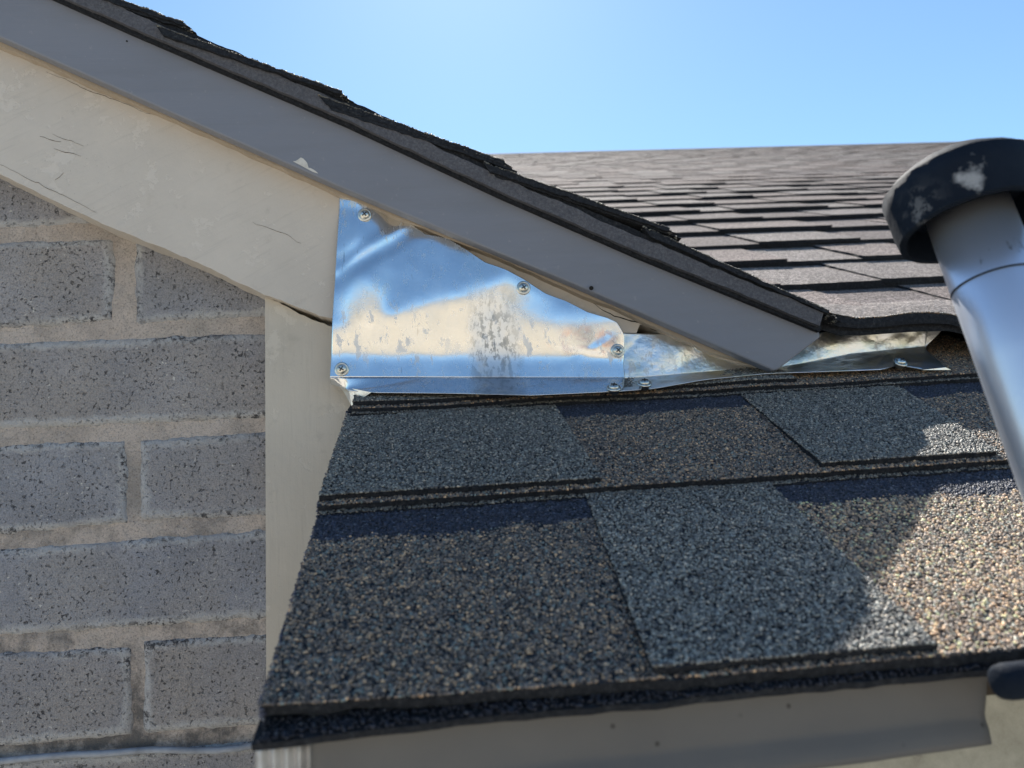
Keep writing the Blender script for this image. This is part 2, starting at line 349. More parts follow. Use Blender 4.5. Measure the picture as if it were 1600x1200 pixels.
# courses in picture points at the face: (top left y at x=0, top slope, bottom y at x=0, bottom slope, [(x0, x1), ...])
rows = [(215, -.03, 351, -.05, [(-510, -45), (-28, 440)]),
        (379, -.03, 508, -.072, [(-285, -2-18), (-2, 172)] if False else [(-295, 173), (213, 660)]),
        (537, -.037, 667, -.048, [(-510, -50), (-28, 442)]),
        (697, -.048, 830, -.085, [(-275, 196), (220, 680)]),
        (860, -.075, 990, -.068, [(-510, -52), (-28, 450)]),
        (1022, -.05, 1163, -.09, [(-270, 203), (225, 690)]),
        (1192, -.08, 1330, -.08, [(-510, -52), (-28, 450)]),
        (1362, -.08, 1500, -.09, [(-270, 206), (228, 700)])]
special = {(3, 1): (690, 1.0, 676, 808, 1.0, 802), (5, 1): (1004, 1., 992, 1144, 1., 1128), (1, 1): (372, 1., 366, 501, 1., 489)}
def brick_face(px0, px1, yt0, yt1, yb0, yb1, mat, seed):
    nx, nz = 66, 22
    u = np.linspace(0, 1, nx); v = np.linspace(0, 1, nz); U, V = np.meshgrid(u, v)
    c00, c10, c01, c11 = onY(px0, yt0, YW), onY(px1, yt1, YW), onY(px0, yb0, YW), onY(px1, yb1, YW)
    P = (c00*(1-U)[..., None]+c10*U[..., None])*(1-V)[..., None]+(c01*(1-U)[..., None]+c11*U[..., None])*V[..., None]
    wid = np.linalg.norm(c10-c00); hei = np.linalg.norm(c01-c00)
    du = np.minimum(U, 1-U)*wid; dv = np.minimum(V, 1-V)*hei
    # ragged arrises
    P[..., 2] += np.where(V < .5, 1, -1)*np.exp(-dv/.004)*(.0011*fbm(P[..., 0]*130, seed+V*.0, seed)+.0002)
    P[..., 0] += np.where(U < .5, 1, -1)*np.exp(-du/.004)*.0011*fbm(P[..., 2]*110, seed+3., seed)
    d = np.minimum(du, dv)
    P[..., 1] += .0030*np.clip(1-d/.0030, 0, 1)**2.4 + .00035*fbm(P[..., 0]*60, P[..., 2]*60, seed) + .0003*fbm(P[..., 0]*260, P[..., 2]*260, seed)
    P[..., 1] += .002*np.clip(fbm(P[..., 0]*70, P[..., 2]*70, seed+9)-.75, 0, 1)*np.clip(1-d/.012, 0, 1)
    o = gridmesh('brick', P, mat, wall, True, .03)
    edge = np.clip(1-d/.013, 0, 1).ravel(); edge = np.concatenate([edge, edge])
    a = o.data.attributes.new('edge', 'FLOAT', 'POINT'); a.data.foreach_set('value', edge.astype(np.float32))
for ri, (t0, ts, b0, bs, xs) in enumerate(rows):
    for bi, (xa, xb) in enumerate(xs):
        if (ri, bi) in special:
            q = special[(ri, bi)]; s1 = (q[2]-q[0])/193.; s2 = (q[5]-q[3])/193.
            f1 = lambda x: q[0]+s1*(x-220); f2 = lambda x: q[3]+s2*(x-220)
        else:
            f1 = lambda x: t0+ts*x; f2 = lambda x: b0+bs*x
        brick_face(xa-4, xb+4, f1(xa)-3, f1(xb)-3, f2(xa)+6, f2(xb)+6, BRICK[(ri*2+bi) % 3], ri*7.7+bi*3.1)
nx, nz = 300, 260
X_, Z_ = np.meshgrid(np.linspace(-.62, -.09, nx), np.linspace(H+.35, H-.42, nz))
Z_ = np.minimum(Z_, H+.17-.47*X_-.02)
P = np.stack([X_, np.full_like(X_, YW+.0019), Z_], -1)
P[..., 1] += .0006*fbm(X_*45, Z_*45, 3., 2)+.0005*fbm(X_*200, Z_*200, 8., 2)
gridmesh('mortar', P, MORTAR, wall, True, .02)
box('wall_below', (-.62, YW, 0), (-.09, YW+.1, H-.42), BRICK[0], wall)

# cable tacked along the lowest joint
pts = [onY(x, y, .5435) for x, y in ((-260, 1208), (-120, 1199), (0, 1189), (70, 1183), (140, 1177), (215, 1174), (280, 1171), (340, 1173), (375, 1169), (396, 1163))]
pp = []
for a, b in zip(pts[:-1], pts[1:]):
    for t in (0, .33, .66): pp.append(a*(1-t)+b*t)
pp.append(pts[-1])
pp = [p+np.array([0, .0006*math.sin(i*1.3), .0004*math.sin(i*.9)]) for i, p in enumerate(pp)]
tag(tube('cable', pp, .0021, CABLE), 'thin grey cable running along the lowest mortar joint of the brick wall', 'cable')

# ---------------------------------------------------------------- boards on the gable
def wig(pts, amp, step=14, seed=0.):
    out = []
    for (a, b), (c_, d) in zip(pts[:-1], pts[1:]):
        L = math.hypot(c_-a, d-b); n = max(1, int(L/step))
        for i in range(n):
            t = i/n; x = a+(c_-a)*t; y = b+(d-b)*t
            out.append((x, y+(amp*float(fbm(np.array(x/23.+seed), np.array(seed), 0.)) if 0 < i else 0)))
    out.append(pts[-1]); return out
shz = box('wall_sheathing', (-.62, .568, H-.4), (.42, .60, H+.03), SHEATH)
tag(shz, 'dark sheathing board behind the cream trim and flashing', 'sheathing')
shz2 = None
corner = thing('corner_board', 'cream painted upright corner board between the bricks and the shingle edge', 'trim board', onY(470, 1100, .53))
top = wig([(414, 463), (436, 472), (468, 491), (500, 504), (530, 514)], 2.0, 6, 2.)
prism('board', top+[(600, 520), (600, 1350), (417, 1350)], .530, .566, CREAMV, corner, .0009)
def sliver(name, pts, wid, y, mat, parent, seed=0.):
    """a crack: thin dark wedge, widths in picture units"""
    P = wig(pts, 2.2, 6, seed); n = len(P); up = []; dn = []
    for i, (a, b) in enumerate(P):
        ww = wid*.38*(math.sin(math.pi*(i+.15)/(n-.7+.001)) if 0 <= i < n else 0)*(0.65+.5*abs(math.sin(i*1.7+seed))); ww = max(ww, .25)
        up.append((a, b-ww/2)); dn.append((a, b+ww/2))
    return prism(name, up+dn[::-1], y-.00025, y+.0005, mat, parent)
for q in (((499, 600), (498, 690), (500, 760)), ((437, 610), (439, 680)), ((452, 880), (450, 960))):
    pass
frieze = thing('frieze_board', 'wide cream painted sloping board above the bricks with flaking paint and cracks', 'trim board', onY(200, 300, .522))
bot = wig([(-320, 122), (0, 272), (160, 350), (290, 402), (413, 461), (440, 469), (470, 482), (500, 494), (530, 500)], 1.1, 7, 5.)
low = wig([(530, 500), (700, 560), (980, 560), (1000, 507), (1060, 532), (1110, 556), (1200, 580)], 1.2, 8, 8.)
prism('board', bot+low[1:]+[(1240, 545), (1050, 430), (800, 330), (540, 225), (0, -10), (-320, -160)], .522, .565, CREAM, frieze, .0009)
for i, (pts, wd) in enumerate([([(6, 70), (45, 86)], 2), ([(72, 112), (120, 132), (165, 150), (235, 178)], 2.2), ([(62, 213), (95, 221)], 2.2),
        ([(82, 209), (130, 228)], 1.4), ([(84, 232), (126, 244)], 2.4), ([(0, 257), (60, 285), (150, 332)], 1.8), ([(395, 347), (450, 367), (470, 380)], 1.5),
        ([(788, 432), (830, 447), (868, 470)], 1.7), ([(86, 281), (99, 270)], 1.4)]):
    sliver('crack', pts, wd, .522, HAIR, frieze, i*3.)
sliver('crack', [(925, 472), (960, 494), (1000, 504), (1050, 524), (1090, 545)], 5, .5218, CRACK, frieze, 41.)
# thin tan moulding between the frieze and the grey fascia
bed = thing('bed_moulding', 'narrow tan weathered strip tucked under the grey rake fascia', 'moulding', onY(300, 190, .515))
prism('strip', wig([(-320, -72), (0, 72), (250, 178), (540, 308), (800, 412), (1000, 500), (1112, 551)], 1.6, 12, 3.)+[(1190, 570), (1000, 480), (540, 280), (0, 40), (-320, -110)], .5145, .523, TAN, bed, .0012)

# grey rake fascia
rf = thing('rake_fascia', 'long grey metal clad fascia sloping down to the valley, cut off square at its foot', 'fascia board', onY(600, 250, .505))
fo = prism('board', [(-320, -83), (0, 58), (540, 296), (900, 445), (1209, 579), (1216, 577), (1282, 527), (1281, 519), (1000, 404), (780, 308), (540, 196), (200, 49), (-320, -183)], .503, .5135, FASCIA, rf, .0012)
def disc_ring(cx, cy, r, y, mat, name, parent, depth=.0004, n=20):
    c = onY(cx, cy, y); P = [c+np.array([r*math.cos(2*math.pi*i/n), 0, r*math.sin(2*math.pi*i/n)]) for i in range(n)]
    return prism3(name, P, (0, depth, 0), mat, parent)
disc_ring(924, 450, .0023, .5024, FASCIA, 'hole_rim', rf, .0004); disc_ring(924, 450, .0015, .50195, CRACK, 'nail_hole', rf, .0004)
prism('paint_flake', wig([(458, 252), (470, 246), (478, 252), (482, 262), (497, 271)], 2, 4, 1.)+[(488, 268)], .5027, .5031, FLAKE, rf)
disc_ring(198, 64, .0006, .5026, CRACK, 'nail_hole', rf, .0006)

# ---------------------------------------------------------------- gable roof edge: layered shingles seen end on
grake = thing('gable_roof', 'gable roof slope seen end-on with ragged layered shingle edges against the sky', 'roof', onY(500, 130, .495))
def rline(pts): return pts
rake_low = [(-320, -186), (200, 46), (540, 192), (780, 304), (1000, 400), (1281, 515)]
def shift(pts, dx, dy): return [(a+dx, b+dy) for a, b in pts]
prism('drip_edge', shift(rake_low, 0, 3)+shift(rake_low, 3, -6)[::-1], .4985, .53, EDGE, grake)
b0_ = wig(shift(rake_low, 0, -6), .9, 9, 2.); b1_ = wig(shift(rake_low, 6, -27), 1.5, 7, 12.)
prism('starter_strip', b0_+b1_[::-1], .4945, .9, BAND, grake)
b0_ = wig(shift(rake_low, 0, -26), 1., 8, 21.); b1_ = wig(shift(rake_low, 8, -34), 1.5, 6, 22.)
prism('underlay_strip', b0_+b1_[::-1], .4965, .9, EDGE, grake)
butts = [(45, -72), (291, 36), (538, 144), (793, 253), (1050, 358), (1300, 488)]
rng = random.Random(3); GP = []
for j, (bx, by) in enumerate(butts):
    for lam, (dy, dx, th) in enumerate(((8, 9, 7), (0, 0, 7))):
        sl = .355
        if j == 5: sl = .455
        L = 300
        xs = np.arange(0, L, 5.)
        jit = .7*fbm(xs/12.+j*9+lam*4, xs*0+j, 0.)+.35*RNG.normal(size=len(xs))
        topl = [(bx+dx-x-(3 if i == 0 else 0), by+dy-sl*x+jit[i]+(2 if i == 0 else 0)) for i, x in enumerate(xs)]
        botl = [(bx+dx+6-x*1.0, by+dy+th-sl*x+.8*RNG.normal()+.02*x) for x in xs[::2]]
        yf = .4925+(.0022 if lam == 0 else 0)+rng.uniform(-.001, .0012)
        prism('shingle', topl+botl[::-1], yf, 1.2, EDGE, grake)
        tx = np.array([a for a, b in topl[::-1]]); ty = np.array([b for a, b in topl[::-1]])
        m_ = 1500 if lam else 500; qx = RNG.uniform(tx[0], tx[-1], m_); qy = np.interp(qx, tx, ty)
        GP += [onY(a, b-.3, yf)+np.array([0, d_, 0]) for a, b, d_ in zip(qx, qy, RNG.random(m_)**2*.02)]
        qx = np.concatenate([RNG.uniform(bx-4, bx+3, 40)]); GP += [onY(bx+dx-3+RNG.normal()*1.5, by+dy+RNG.random()*th, yf)+np.array([0, RNG.random()*.01, 0]) for _ in qx]
RAKE_PTS = GP
# solid roof deck behind the edge keeps the sun out
prism('roof_deck', [(-320, -150), (0, -8), (540, 215), (1000, 425), (1230, 540), (1230, 528), (1000, 402), (540, 195), (0, -30), (-320, -175)], .515, 1.3, SHEATH, grake)
# woven foot of the slope carrying on over the valley
xs = np.arange(1180, 1640, 6.)
ytop = interp(xs, [(1180, 436), (1240, 463), (1300, 490), (1340, 497), (1380, 495), (1420, 489), (1450, 488), (1480, 490), (1530, 502), (1600, 530), (1640, 545)])
ybot = interp(xs, [(1180, 462), (1240, 489), (1282, 508), (1310, 517), (1350, 517), (1420, 512), (1480, 510), (1530, 520), (1600, 545), (1640, 560)])
def lipgrid(yt, yb, y0, seed, name, ragged=1.):
    rowsP = []
    jt = ragged*(1.6*fbm(xs/11.+seed, xs*0, 0.)+.8*RNG.normal(size=len(xs)))
    sm_t = np.array([onY(x, a, y0) for x, a in zip(xs, yt)]); fr_t = np.array([onY(x, a+j, y0) for x, a, j in zip(xs, yt, jt)]); fr_b = np.array([onY(x, b, y0) for x, b in zip(xs, yb)])
    back = []
    for p in sm_t:
        q = p.copy(); q[1] = .70; q[0] = p[0]+.12; q[2] = Z0+.5*.70+H+.004
        back.append(q)
    back = np.array(back); rowsP = [fr_b]
    rowsP.append(fr_t)
    for t in (.03, .1, .2, .35, .5, .7, .85, 1.): rowsP.append(sm_t*(1-t)+back*t+np.array([0, 0, .0006])*fbm(xs/20., xs*0+t*9, seed)[:, None]-np.array([0, 0, .007*math.sin(min(1, t*1.3)*3.14)]))
    o = gridmesh(name, np.array(rowsP), EDGE, grake, False, .003, (0, .3, -1)); o.data.materials.append(FAR[1]); nf = (len(xs)-1)
    for q in range(nf*2, nf*9): o.data.polygons[q].material_index = 1
    return o
lipgrid(ytop, ytop+ (ybot-ytop)*.45, .503, 1., 'valley_shingle')
lipgrid(ytop+(ybot-ytop)*.42, ybot, .508, 7., 'valley_shingle')

# ---------------------------------------------------------------- main roof
main = thing('main_roof', 'asphalt shingle roof, close courses below the flashing and rows rising to the ridge', 'roof', (0, .25, H-.07))
XL = -.0615                                    # rake line of the lower slope
CY = .1285; Y00 = .2515
def skew(x): return .0024+.0058*np.exp(-(np.asarray(x)-XL)/.12)
def slab(name, x0, x1, x0t, x1t, ya, yb, na, nb, th, mat, parent, step=.004, rag=.0006, seed=0., lift=None, sk=False):
    """a shingle piece: butt at ya standing na off the deck, top at yb standing nb off"""
    nx = max(2, int(abs(x1-x0)/step)+1); ny = max(2, int((yb-ya)/max(step, .006))+1)
    U, V = np.meshgrid(np.linspace(0, 1, nx), np.linspace(0, 1, ny))
    xx = (x0+(x1-x0)*U)*(1-V)+(x0t+(x1t-x0t)*U)*V
    yy = ya+(yb-ya)*V; nnn = na+(nb-na)*V
    if sk: yy = yy+skew(xx)*np.clip(1-V*1.3, 0, 1)
    if step < .02:
        eb = np.exp(-V*(yb-ya)/.004); el = np.exp(-U*abs(x1-x0)/.004); er = np.exp(-(1-U)*abs(x1-x0)/.004)
        yy = yy+rag*eb*(fbm(xx*220+seed, yy*0, 0.)*1.2)+.0006*eb*fbm(xx*18+seed, yy*0, 2.)
        xx = xx+rag*(el+er)*fbm(yy*230+seed, xx*0, 0.)
        nnn = nnn+.0004*fbm(xx*9+seed, yy*9, 1., 2)+.0001*fbm(xx*90, yy*90+seed, 1.)
    if lift is not None: nnn = nnn+lift(xx, yy)
    P = np.stack([xx, yy-.4472*nnn, Z0+.5*yy+.8944*nnn+H], -1)
    o = gridmesh(name, P[::-1], mat, parent, False, th, (0, .4472, -.8944))
    o.data.materials.append(EDGE); n_ = 2*(nx-1)*(ny-1)
    mi = np.zeros(len(o.data.polygons), np.int32); mi[n_:] = 1; o.data.polygons.foreach_set('material_index', mi)
    return o
def pal(kind, n, x=None, y=None):
    r = RNG.random(n)[:, None]; b = RNG.random(n)[:, None]
    if kind == 'teal':
        c = np.where(r < .28, (.055, .060, .062), np.where(r < .68, (.115, .125, .122), np.where(r < .92, (.180, .200, .190), (.30, .29, .25))))
    elif kind == 'brown':
        c = np.where(r < .28, (.050, .048, .050), np.where(r < .64, (.125, .115, .108), np.where(r < .75, (.13, .165, .170), np.where(r < .93, (.25, .195, .145), (.44, .32, .21)))))
    elif kind == 'band':
        c = np.where(r < .6, (.022, .025, .042), np.where(r < .93, (.040, .046, .072), (.09, .095, .12)))
    return c*(.7+.6*b)*1.3*np.array({'teal': (1.14, 1.01, .93), 'brown': (1.22, 1.10, .98), 'band': (1., 1., .95)}[kind])
OCT = np.array([(1, 0, 0), (-1, 0, 0), (0, 1, 0), (0, -1, 0), (0, 0, 1), (0, 0, -1)], float)
OF = np.array([(0, 2, 4), (2, 1, 4), (1, 3, 4), (3, 0, 4), (2, 0, 5), (1, 2, 5), (3, 1, 5), (0, 3, 5)])
def granules(parent, pts, cols, size=.00078, nrm=(0, -.4472, .8944)):
    n = len(pts)
    if not n: return
    s = size*np.exp(RNG.normal(0, .22, n))[:, None]*np.array([1.15, .95, .72])*(.8+.4*RNG.random((n, 3)))
    v = OCT[None]*s[:, None, :]
    a = RNG.random(n)*6.283; ca, sa = np.cos(a), np.sin(a)
    x = v[..., 0]*ca[:, None]-v[..., 1]*sa[:, None]; y = v[..., 0]*sa[:, None]+v[..., 1]*ca[:, None]; z = v[..., 2]
    tl = RNG.normal(0, .35, n)[:, None]; y, z = y*np.cos(tl)-z*np.sin(tl), y*np.sin(tl)+z*np.cos(tl)
    N = np.array(nrm); X = np.array([1., 0, 0]); Yv = np.cross(N, X)
    V = pts[:, None, :]+x[..., None]*X+y[..., None]*Yv+z[..., None]*N
    V = V.reshape(-1, 3).astype(np.float32)
    Fc = (OF[None]+np.arange(n)[:, None, None]*6).reshape(-1, 3)
    me = bpy.data.meshes.new('granules'); me.vertices.add(len(V)); me.vertices.foreach_set('co', V.ravel())
    me.loops.add(Fc.size); me.loops.foreach_set('vertex_index', Fc.ravel().astype(np.int32))
    me.polygons.add(len(Fc)); me.polygons.foreach_set('loop_start', np.arange(0, Fc.size, 3, dtype=np.int32))
    me.update(calc_edges=True)
    at = me.attributes.new('gcol', 'FLOAT_COLOR', 'POINT')
    cc = np.ones((n, 6, 4), np.float32); cc[..., :3] = cols[:, None, :]; at.data.foreach_set('color', cc.ravel())
    o = link('granules', me, GRAN, parent, True); o['kind'] = 'stuff'; return o
def proj(p):
    q = (p-np.array([0, 0, H])) @ R            # world -> camera axes
    return 800+F*q[..., 0]/q[..., 2], 600+F*q[..., 1]/q[..., 2]
def cover(parent, x0, x1, x0t, x1t, ya, yb, na, nb, colf, dens=1.22e6, margin=240, edge=True, seed=0., size=.00068, lift=None, sk=False):
    area = (abs(x1-x0)+abs(x1t-x0t))/2*(yb-ya)*1.118; n = int(area*dens)
    U = RNG.random(n); V = RNG.random(n)
    if edge:
        e = int(abs(x1-x0)/.0011); U = np.concatenate([U, RNG.random(e)]); V = np.concatenate([V, RNG.random(e)*.004])
    xx = (x0+(x1-x0)*U)*(1-V)+(x0t+(x1t-x0t)*U)*V; yy = ya+(yb-ya)*V; nnn = na+(nb-na)*V
    if sk: yy = yy+skew(xx)*np.clip(1-V*1.3*(yb-ya)/(yb-ya+sk), 0, 1)
    nnn = nnn+.0004*fbm(xx*9+seed, yy*9, 1., 2)+.0001*fbm(xx*90, yy*90+seed, 1.)
    if lift is not None: nnn = nnn+lift(xx, yy)
    nnn = nnn+.00015+.0002*RNG.random(len(xx))
    P = np.stack([xx, yy-.4472*nnn, Z0+.5*yy+.8944*nnn+H], -1)
    px, py = proj(P); m = (px > -margin) & (px < 1600+margin) & (py < 1260)
    P = P[m]; return granules(parent, P, colf(P[:, 0], P[:, 1]), size)
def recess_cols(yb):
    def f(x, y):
        n = len(x); c = pal('brown', n); c = np.where(((x > .155) & (y < .3775))[:, None], np.minimum(c*np.array([1.75, 1.6, 1.42]), .8), c); bnd = pal('band', n)  # grains at front right lightened and warmed, painting sunlight into their colour
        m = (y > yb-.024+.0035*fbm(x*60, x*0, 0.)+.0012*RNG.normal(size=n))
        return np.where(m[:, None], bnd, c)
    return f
def teal_cols(x, y): return pal('teal', len(x))*np.where(y < .36, 1.22, 1.06)[:, None]  # lowest course tabs paled further, extra sunlight painted into the grains
def liftleft(amp, w): return lambda x, y: -amp*np.exp(-(x-XL)/w)
TH = .0042
YK = {0: Y00, 1: Y00+CY, 2: .4975, 3: Y00+3*CY}
# (course, kind, butt x0, x1, top x0, x1)
near = [(0, 'base', XL, .50, XL, .50), (1, 'base', XL, .62, XL, .62), (2, 'base', XL+.004, .75, XL+.004, .75)]
teeth = [(0, .0632, .160, .0690, .1625), 
         (1, XL, .0775, XL, .0712), (1, .1922, .2885, .1998, .316), (1, .40, .55, .41, .54),
         (2, XL+.004, .060, XL+.004, .058), (2, .115, .24, .12, .235), (2, .46, .60, .47, .59)]
for kk in (0, 1, 2):
    ya = YK[kk]; yb = YK[kk+1]
    lx = XL+(.004 if kk == 2 else .0)
    wave = (lambda x, y: .0010+.0011*fbm(x*16, x*0, 4., 2)) if kk == 2 else None
    # lower laminate, with a second ply under its butt
    for x0, x1 in ((lx, .42),  (.4212, .9)):
        o = slab('shingle', x0, x1, x0, x1, ya, yb+.05, TH, -.0012, TH, ASPH, main, .004 if x0 < .3 else .012, seed=kk*3.3, lift=wave, sk=(kk == 0))
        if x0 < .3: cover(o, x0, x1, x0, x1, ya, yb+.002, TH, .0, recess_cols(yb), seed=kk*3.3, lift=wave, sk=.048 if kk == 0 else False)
    if kk:
        slab('shingle', lx-.0008, .9, lx-.0008, .9, ya-.0034, yb, .0012, -.004, .0036, EDGE, main, .006, rag=.0008, seed=kk+50., lift=wave)
        cover(main, lx, .42, lx, .42, ya-.0032, ya+.0004, .0013, .0012, lambda x, y: pal('teal', len(x))*.8, edge=False, size=.0006, lift=wave)
for kk, a, b, at_, bt in teeth:
    ya = YK[kk]+(.0042 if kk else .0022); yb = YK[kk+1]
    wave = (lambda x, y: .0010+.0011*fbm(x*16, x*0, 4., 2)) if kk == 2 else None
    o = slab('shingle_tab', a, b, at_, bt, ya, yb+.03, TH+.0030, -.0004, .003, ASPH, main, .004, seed=kk*3.3, lift=wave, sk=(kk == 0))
    V = (yb+.002-ya)/(yb+.03-ya)
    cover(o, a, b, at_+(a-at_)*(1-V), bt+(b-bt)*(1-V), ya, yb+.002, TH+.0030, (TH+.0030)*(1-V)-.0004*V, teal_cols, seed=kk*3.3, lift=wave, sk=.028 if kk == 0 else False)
# eave starter course and the bent dark drip under it
dl = lambda x, y: -.0022*np.exp(-np.maximum(x-XL, 0)/.045)
o = slab('starter_shingle', XL-.0020, .9, XL, .9, Y00+.0010, Y00+.06, -.0006, -.0045, .0026, EDGE, main, .007, rag=.0003, seed=91., lift=dl)
cover(o, XL, .30, XL, .30, Y00+.0010, Y00+.0095, -.0004, -.0008, lambda x, y: pal('band', len(x))*.45, dens=7e5, edge=False, size=.0007, lift=dl)
# ragged left rake: extra grains standing on the cut edge
def rake_edge():
    n = 5200; y = Y00+RNG.random(n)*.29; kkk = np.floor((y-Y00)/CY); v = ((y-Y00)/CY)-kkk
    y = np.where(kkk == 0, y+.0082*np.clip(1-v*1.3, 0, 1), y); nn_ = TH*(1-v)-RNG.random(n)*.006; x = XL+RNG.normal(0, .0004, n)+np.where(kkk == 2, .004, 0)
    P = np.stack([x, y-.4472*nn_, Z0+.5*y+.8944*nn_+H], -1)
    o = granules(main, P, pal('band', n)*1.4); o.name = 'edge_granules'
rake_edge()
o = granules(grake, np.array(RAKE_PTS), pal('teal', len(RAKE_PTS))*.6, .0007, (.447, 0, .894)); o.name = 'edge_granules'
lp = []
for x in RNG.uniform(1290, 1560, 3000):
    lp.append(onY(x, float(np.interp(x, xs, ytop))-.2, .503)+np.array([0, RNG.random()**2*.03, 0]))
lp = np.array(lp); lp[:, 2] += (lp[:, 1]-.503)*.02
o = granules(grake, lp, pal('brown', len(lp))*.7, .0007, (0, -.2, .98)); o.name = 'edge_granules'
slab('deck_edge', XL+.0005, .9, XL+.0005, .9, Y00+.01, .56, -.0046, -.0046, .004, EDGE, main, .02)
# far rows
xl = lambda y: max(.78-1.01*y, -3.2)+.1
rowmax = 35
def quadslab(vs, fs, x0, x1, ya, yb, na, nb, th):
    i = len(vs); j = lambda: random.uniform(-.0007, .0007)
    a = [(x0, ya+j(), na), (x1, ya+j(), na+j()*.5), (x1, yb, nb), (x0, yb, nb)]
    for x, y, n_ in a: vs.append(roofpt(x, y, n_))
    for x, y, n_ in a: vs.append(roofpt(x, y, n_-th))
    fs += [(i, i+1, i+2, i+3), (i+1, i, i+4, i+5), (i+2, i+1, i+5, i+6), (i, i+3, i+7, i+4)]
stuff_v, stuff_f = [[], [], []], [[], [], []]
rr = random.Random(5)
for kk in range(3, rowmax):
    ya = Y00+CY*kk; yb = ya+CY+.04; x = xl(ya)-.1-rr.random()*.2; xmax = .9+1.05*ya if kk < 14 else 1.2+1.05*ya
    single = kk <= 14
    # lower laminate strips
    xs_ = x-.2
    while xs_ < xmax:
        L = rr.uniform(.55, 1.0); tf = max(.3, min(1, 1-(kk-8)/14)); t = (.0080+rr.uniform(-.0010, .0018))*tf
        m = rr.randrange(3)
        if single and proj(roofpt(xs_+L, ya))[0] > 480:
            v_, f_ = [], []; pass
            o = slab('shingle', xs_+.0006, xs_+L-.0006, xs_+.0006, xs_+L-.0006, ya, yb, t, -.001, .009, FAR[m], main, .012, rag=.0008, seed=xs_+kk)
        else: quadslab(stuff_v[m], stuff_f[m], xs_+.001, xs_+L-.001, ya, yb, t, -.001, .009)
        xs_ += L
    while x < xmax:
        wd = rr.uniform(.10, .19); gap = rr.uniform(.08, .17); t = .0036; hi = (.0080+.0034+rr.uniform(-.0008, .0014))*tf
        px = proj(roofpt((x+wd/2), ya))[0]; tap = rr.uniform(.002, .008)
        m = rr.randrange(3)
        if single and 560 < px < 1720: slab('shingle_tab', x-tap, x+wd+tap, x, x+wd, ya-.001, yb, hi, .0012, .0050, FAR[m], main, .010, rag=.0008, seed=x+kk)
        else: quadslab(stuff_v[m], stuff_f[m], x, x+wd, ya-.001, yb, hi, .0012, .006)
        x += wd+gap
for m in range(3):
    o = mesh('far_shingles', stuff_v[m], stuff_f[m], FAR[m], main); o['kind'] = 'stuff'
YR = Y00+CY*rowmax
vs, fs = [], []
quadslab(vs, fs, .0, 8, YR-.09, YR+.05, .006, .004, .006); mesh('ridge_cap', vs, fs, FAR[1], main)
# deck, back slope
vs = [roofpt(XL+.003, .275, -.009), roofpt(9, .275, -.009), roofpt(9, YR, -.009), roofpt(XL+.003, YR, -.009)]
mesh('roof_deck', vs+[v-np.array([0, 0, .02]) for v in vs], [(0, 1, 2, 3), (7, 6, 5, 4), (0, 4, 5, 1), (1, 5, 6, 2), (2, 6, 7, 3), (3, 7, 4, 0)], SHEATH, main)
top_ = roofpt(0, YR, 0)
mesh('back_slope', [(XL, YR, top_[2]-.01), (9, YR, top_[2]-.01), (9, YR*2, 0.5), (XL, YR*2, .5)], [(0, 1, 2, 3)], EDGE, main)

# ---------------------------------------------------------------- eave fascia
ef = thing('eave_fascia', 'brown grey dented fascia board under the lowest shingle course', 'fascia board', onY(1000, 1130, .262))
YE = .262
topf = [(487, 1130), (700, 1105), (1000, 1080), (1546, 1020)]
n = 60; rowsP = []
xs2 = np.linspace(487, 1546, n)
yt = interp(xs2, [(487, 1118), (1000, 1076), (1546, 1036)]); yl = interp(xs2, [(487, 1290), (1000, 1233), (1350, 1190), (1546, 1163)])
for t, off in ((0, 0), (.2, .0002), (.45, .0003), (.62, .0008), (.70, .0002), (.78, -.0012), (.9, -.0022), (.97, -.0026), (1, -.001), (1.0, .004)):
    xe = xs2.copy(); xe[-1] += -6*math.sin(t*2.6)
    P_ = np.array([onY(a, b*(1-t)+c_*t, YE) for a, b, c_ in zip(xe, yt, yl)]); P_[:, 1] += off+.0004*fbm(xs2/90., xs2*0+t*2, 0.); rowsP.append(P_)
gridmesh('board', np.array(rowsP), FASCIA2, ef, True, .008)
# wall under the eave, beige and mottled
bw = box('lower_wall', (-.06, .40, 0), (2.5, .44, H-.04), RENDERW); tag(bw, 'mottled beige wall below the eave at the lower right', 'wall')
# ribbed piece and cream block at the corner of the eave
rb = thing('ribbed_strip', 'short pale ribbed plastic strip under the lower left corner of the shingles', 'soffit strip', onY(440, 1200, .27))
xs3 = np.linspace(398, 486, 90); rowsP = []
for yy_ in (1166, 1180, 1200, 1240, 1300):
    P_ = np.array([onY(a, yy_-(a-398)*.06, .268) for a in xs3]); P_[:, 1] += .0012*np.cos(xs3/20.*2*math.pi)-.0004; rowsP.append(P_)
gridmesh('ribbed_face', np.array(rowsP), PVC, rb, True, .01)
cb = thing('eave_end_block', 'small cream painted block above the ribbed strip at the eave corner', 'trim block', onY(450, 1155, .272))
prism('block', [(420, 1140), (474, 1135), (474, 1160), (420, 1164)], .268, .29, CREAMV, cb, .0006)
prism('block', [(476, 1135), (488, 1134), (488, 1158), (476, 1160)], .268, .29, CREAMV, cb, .0006)

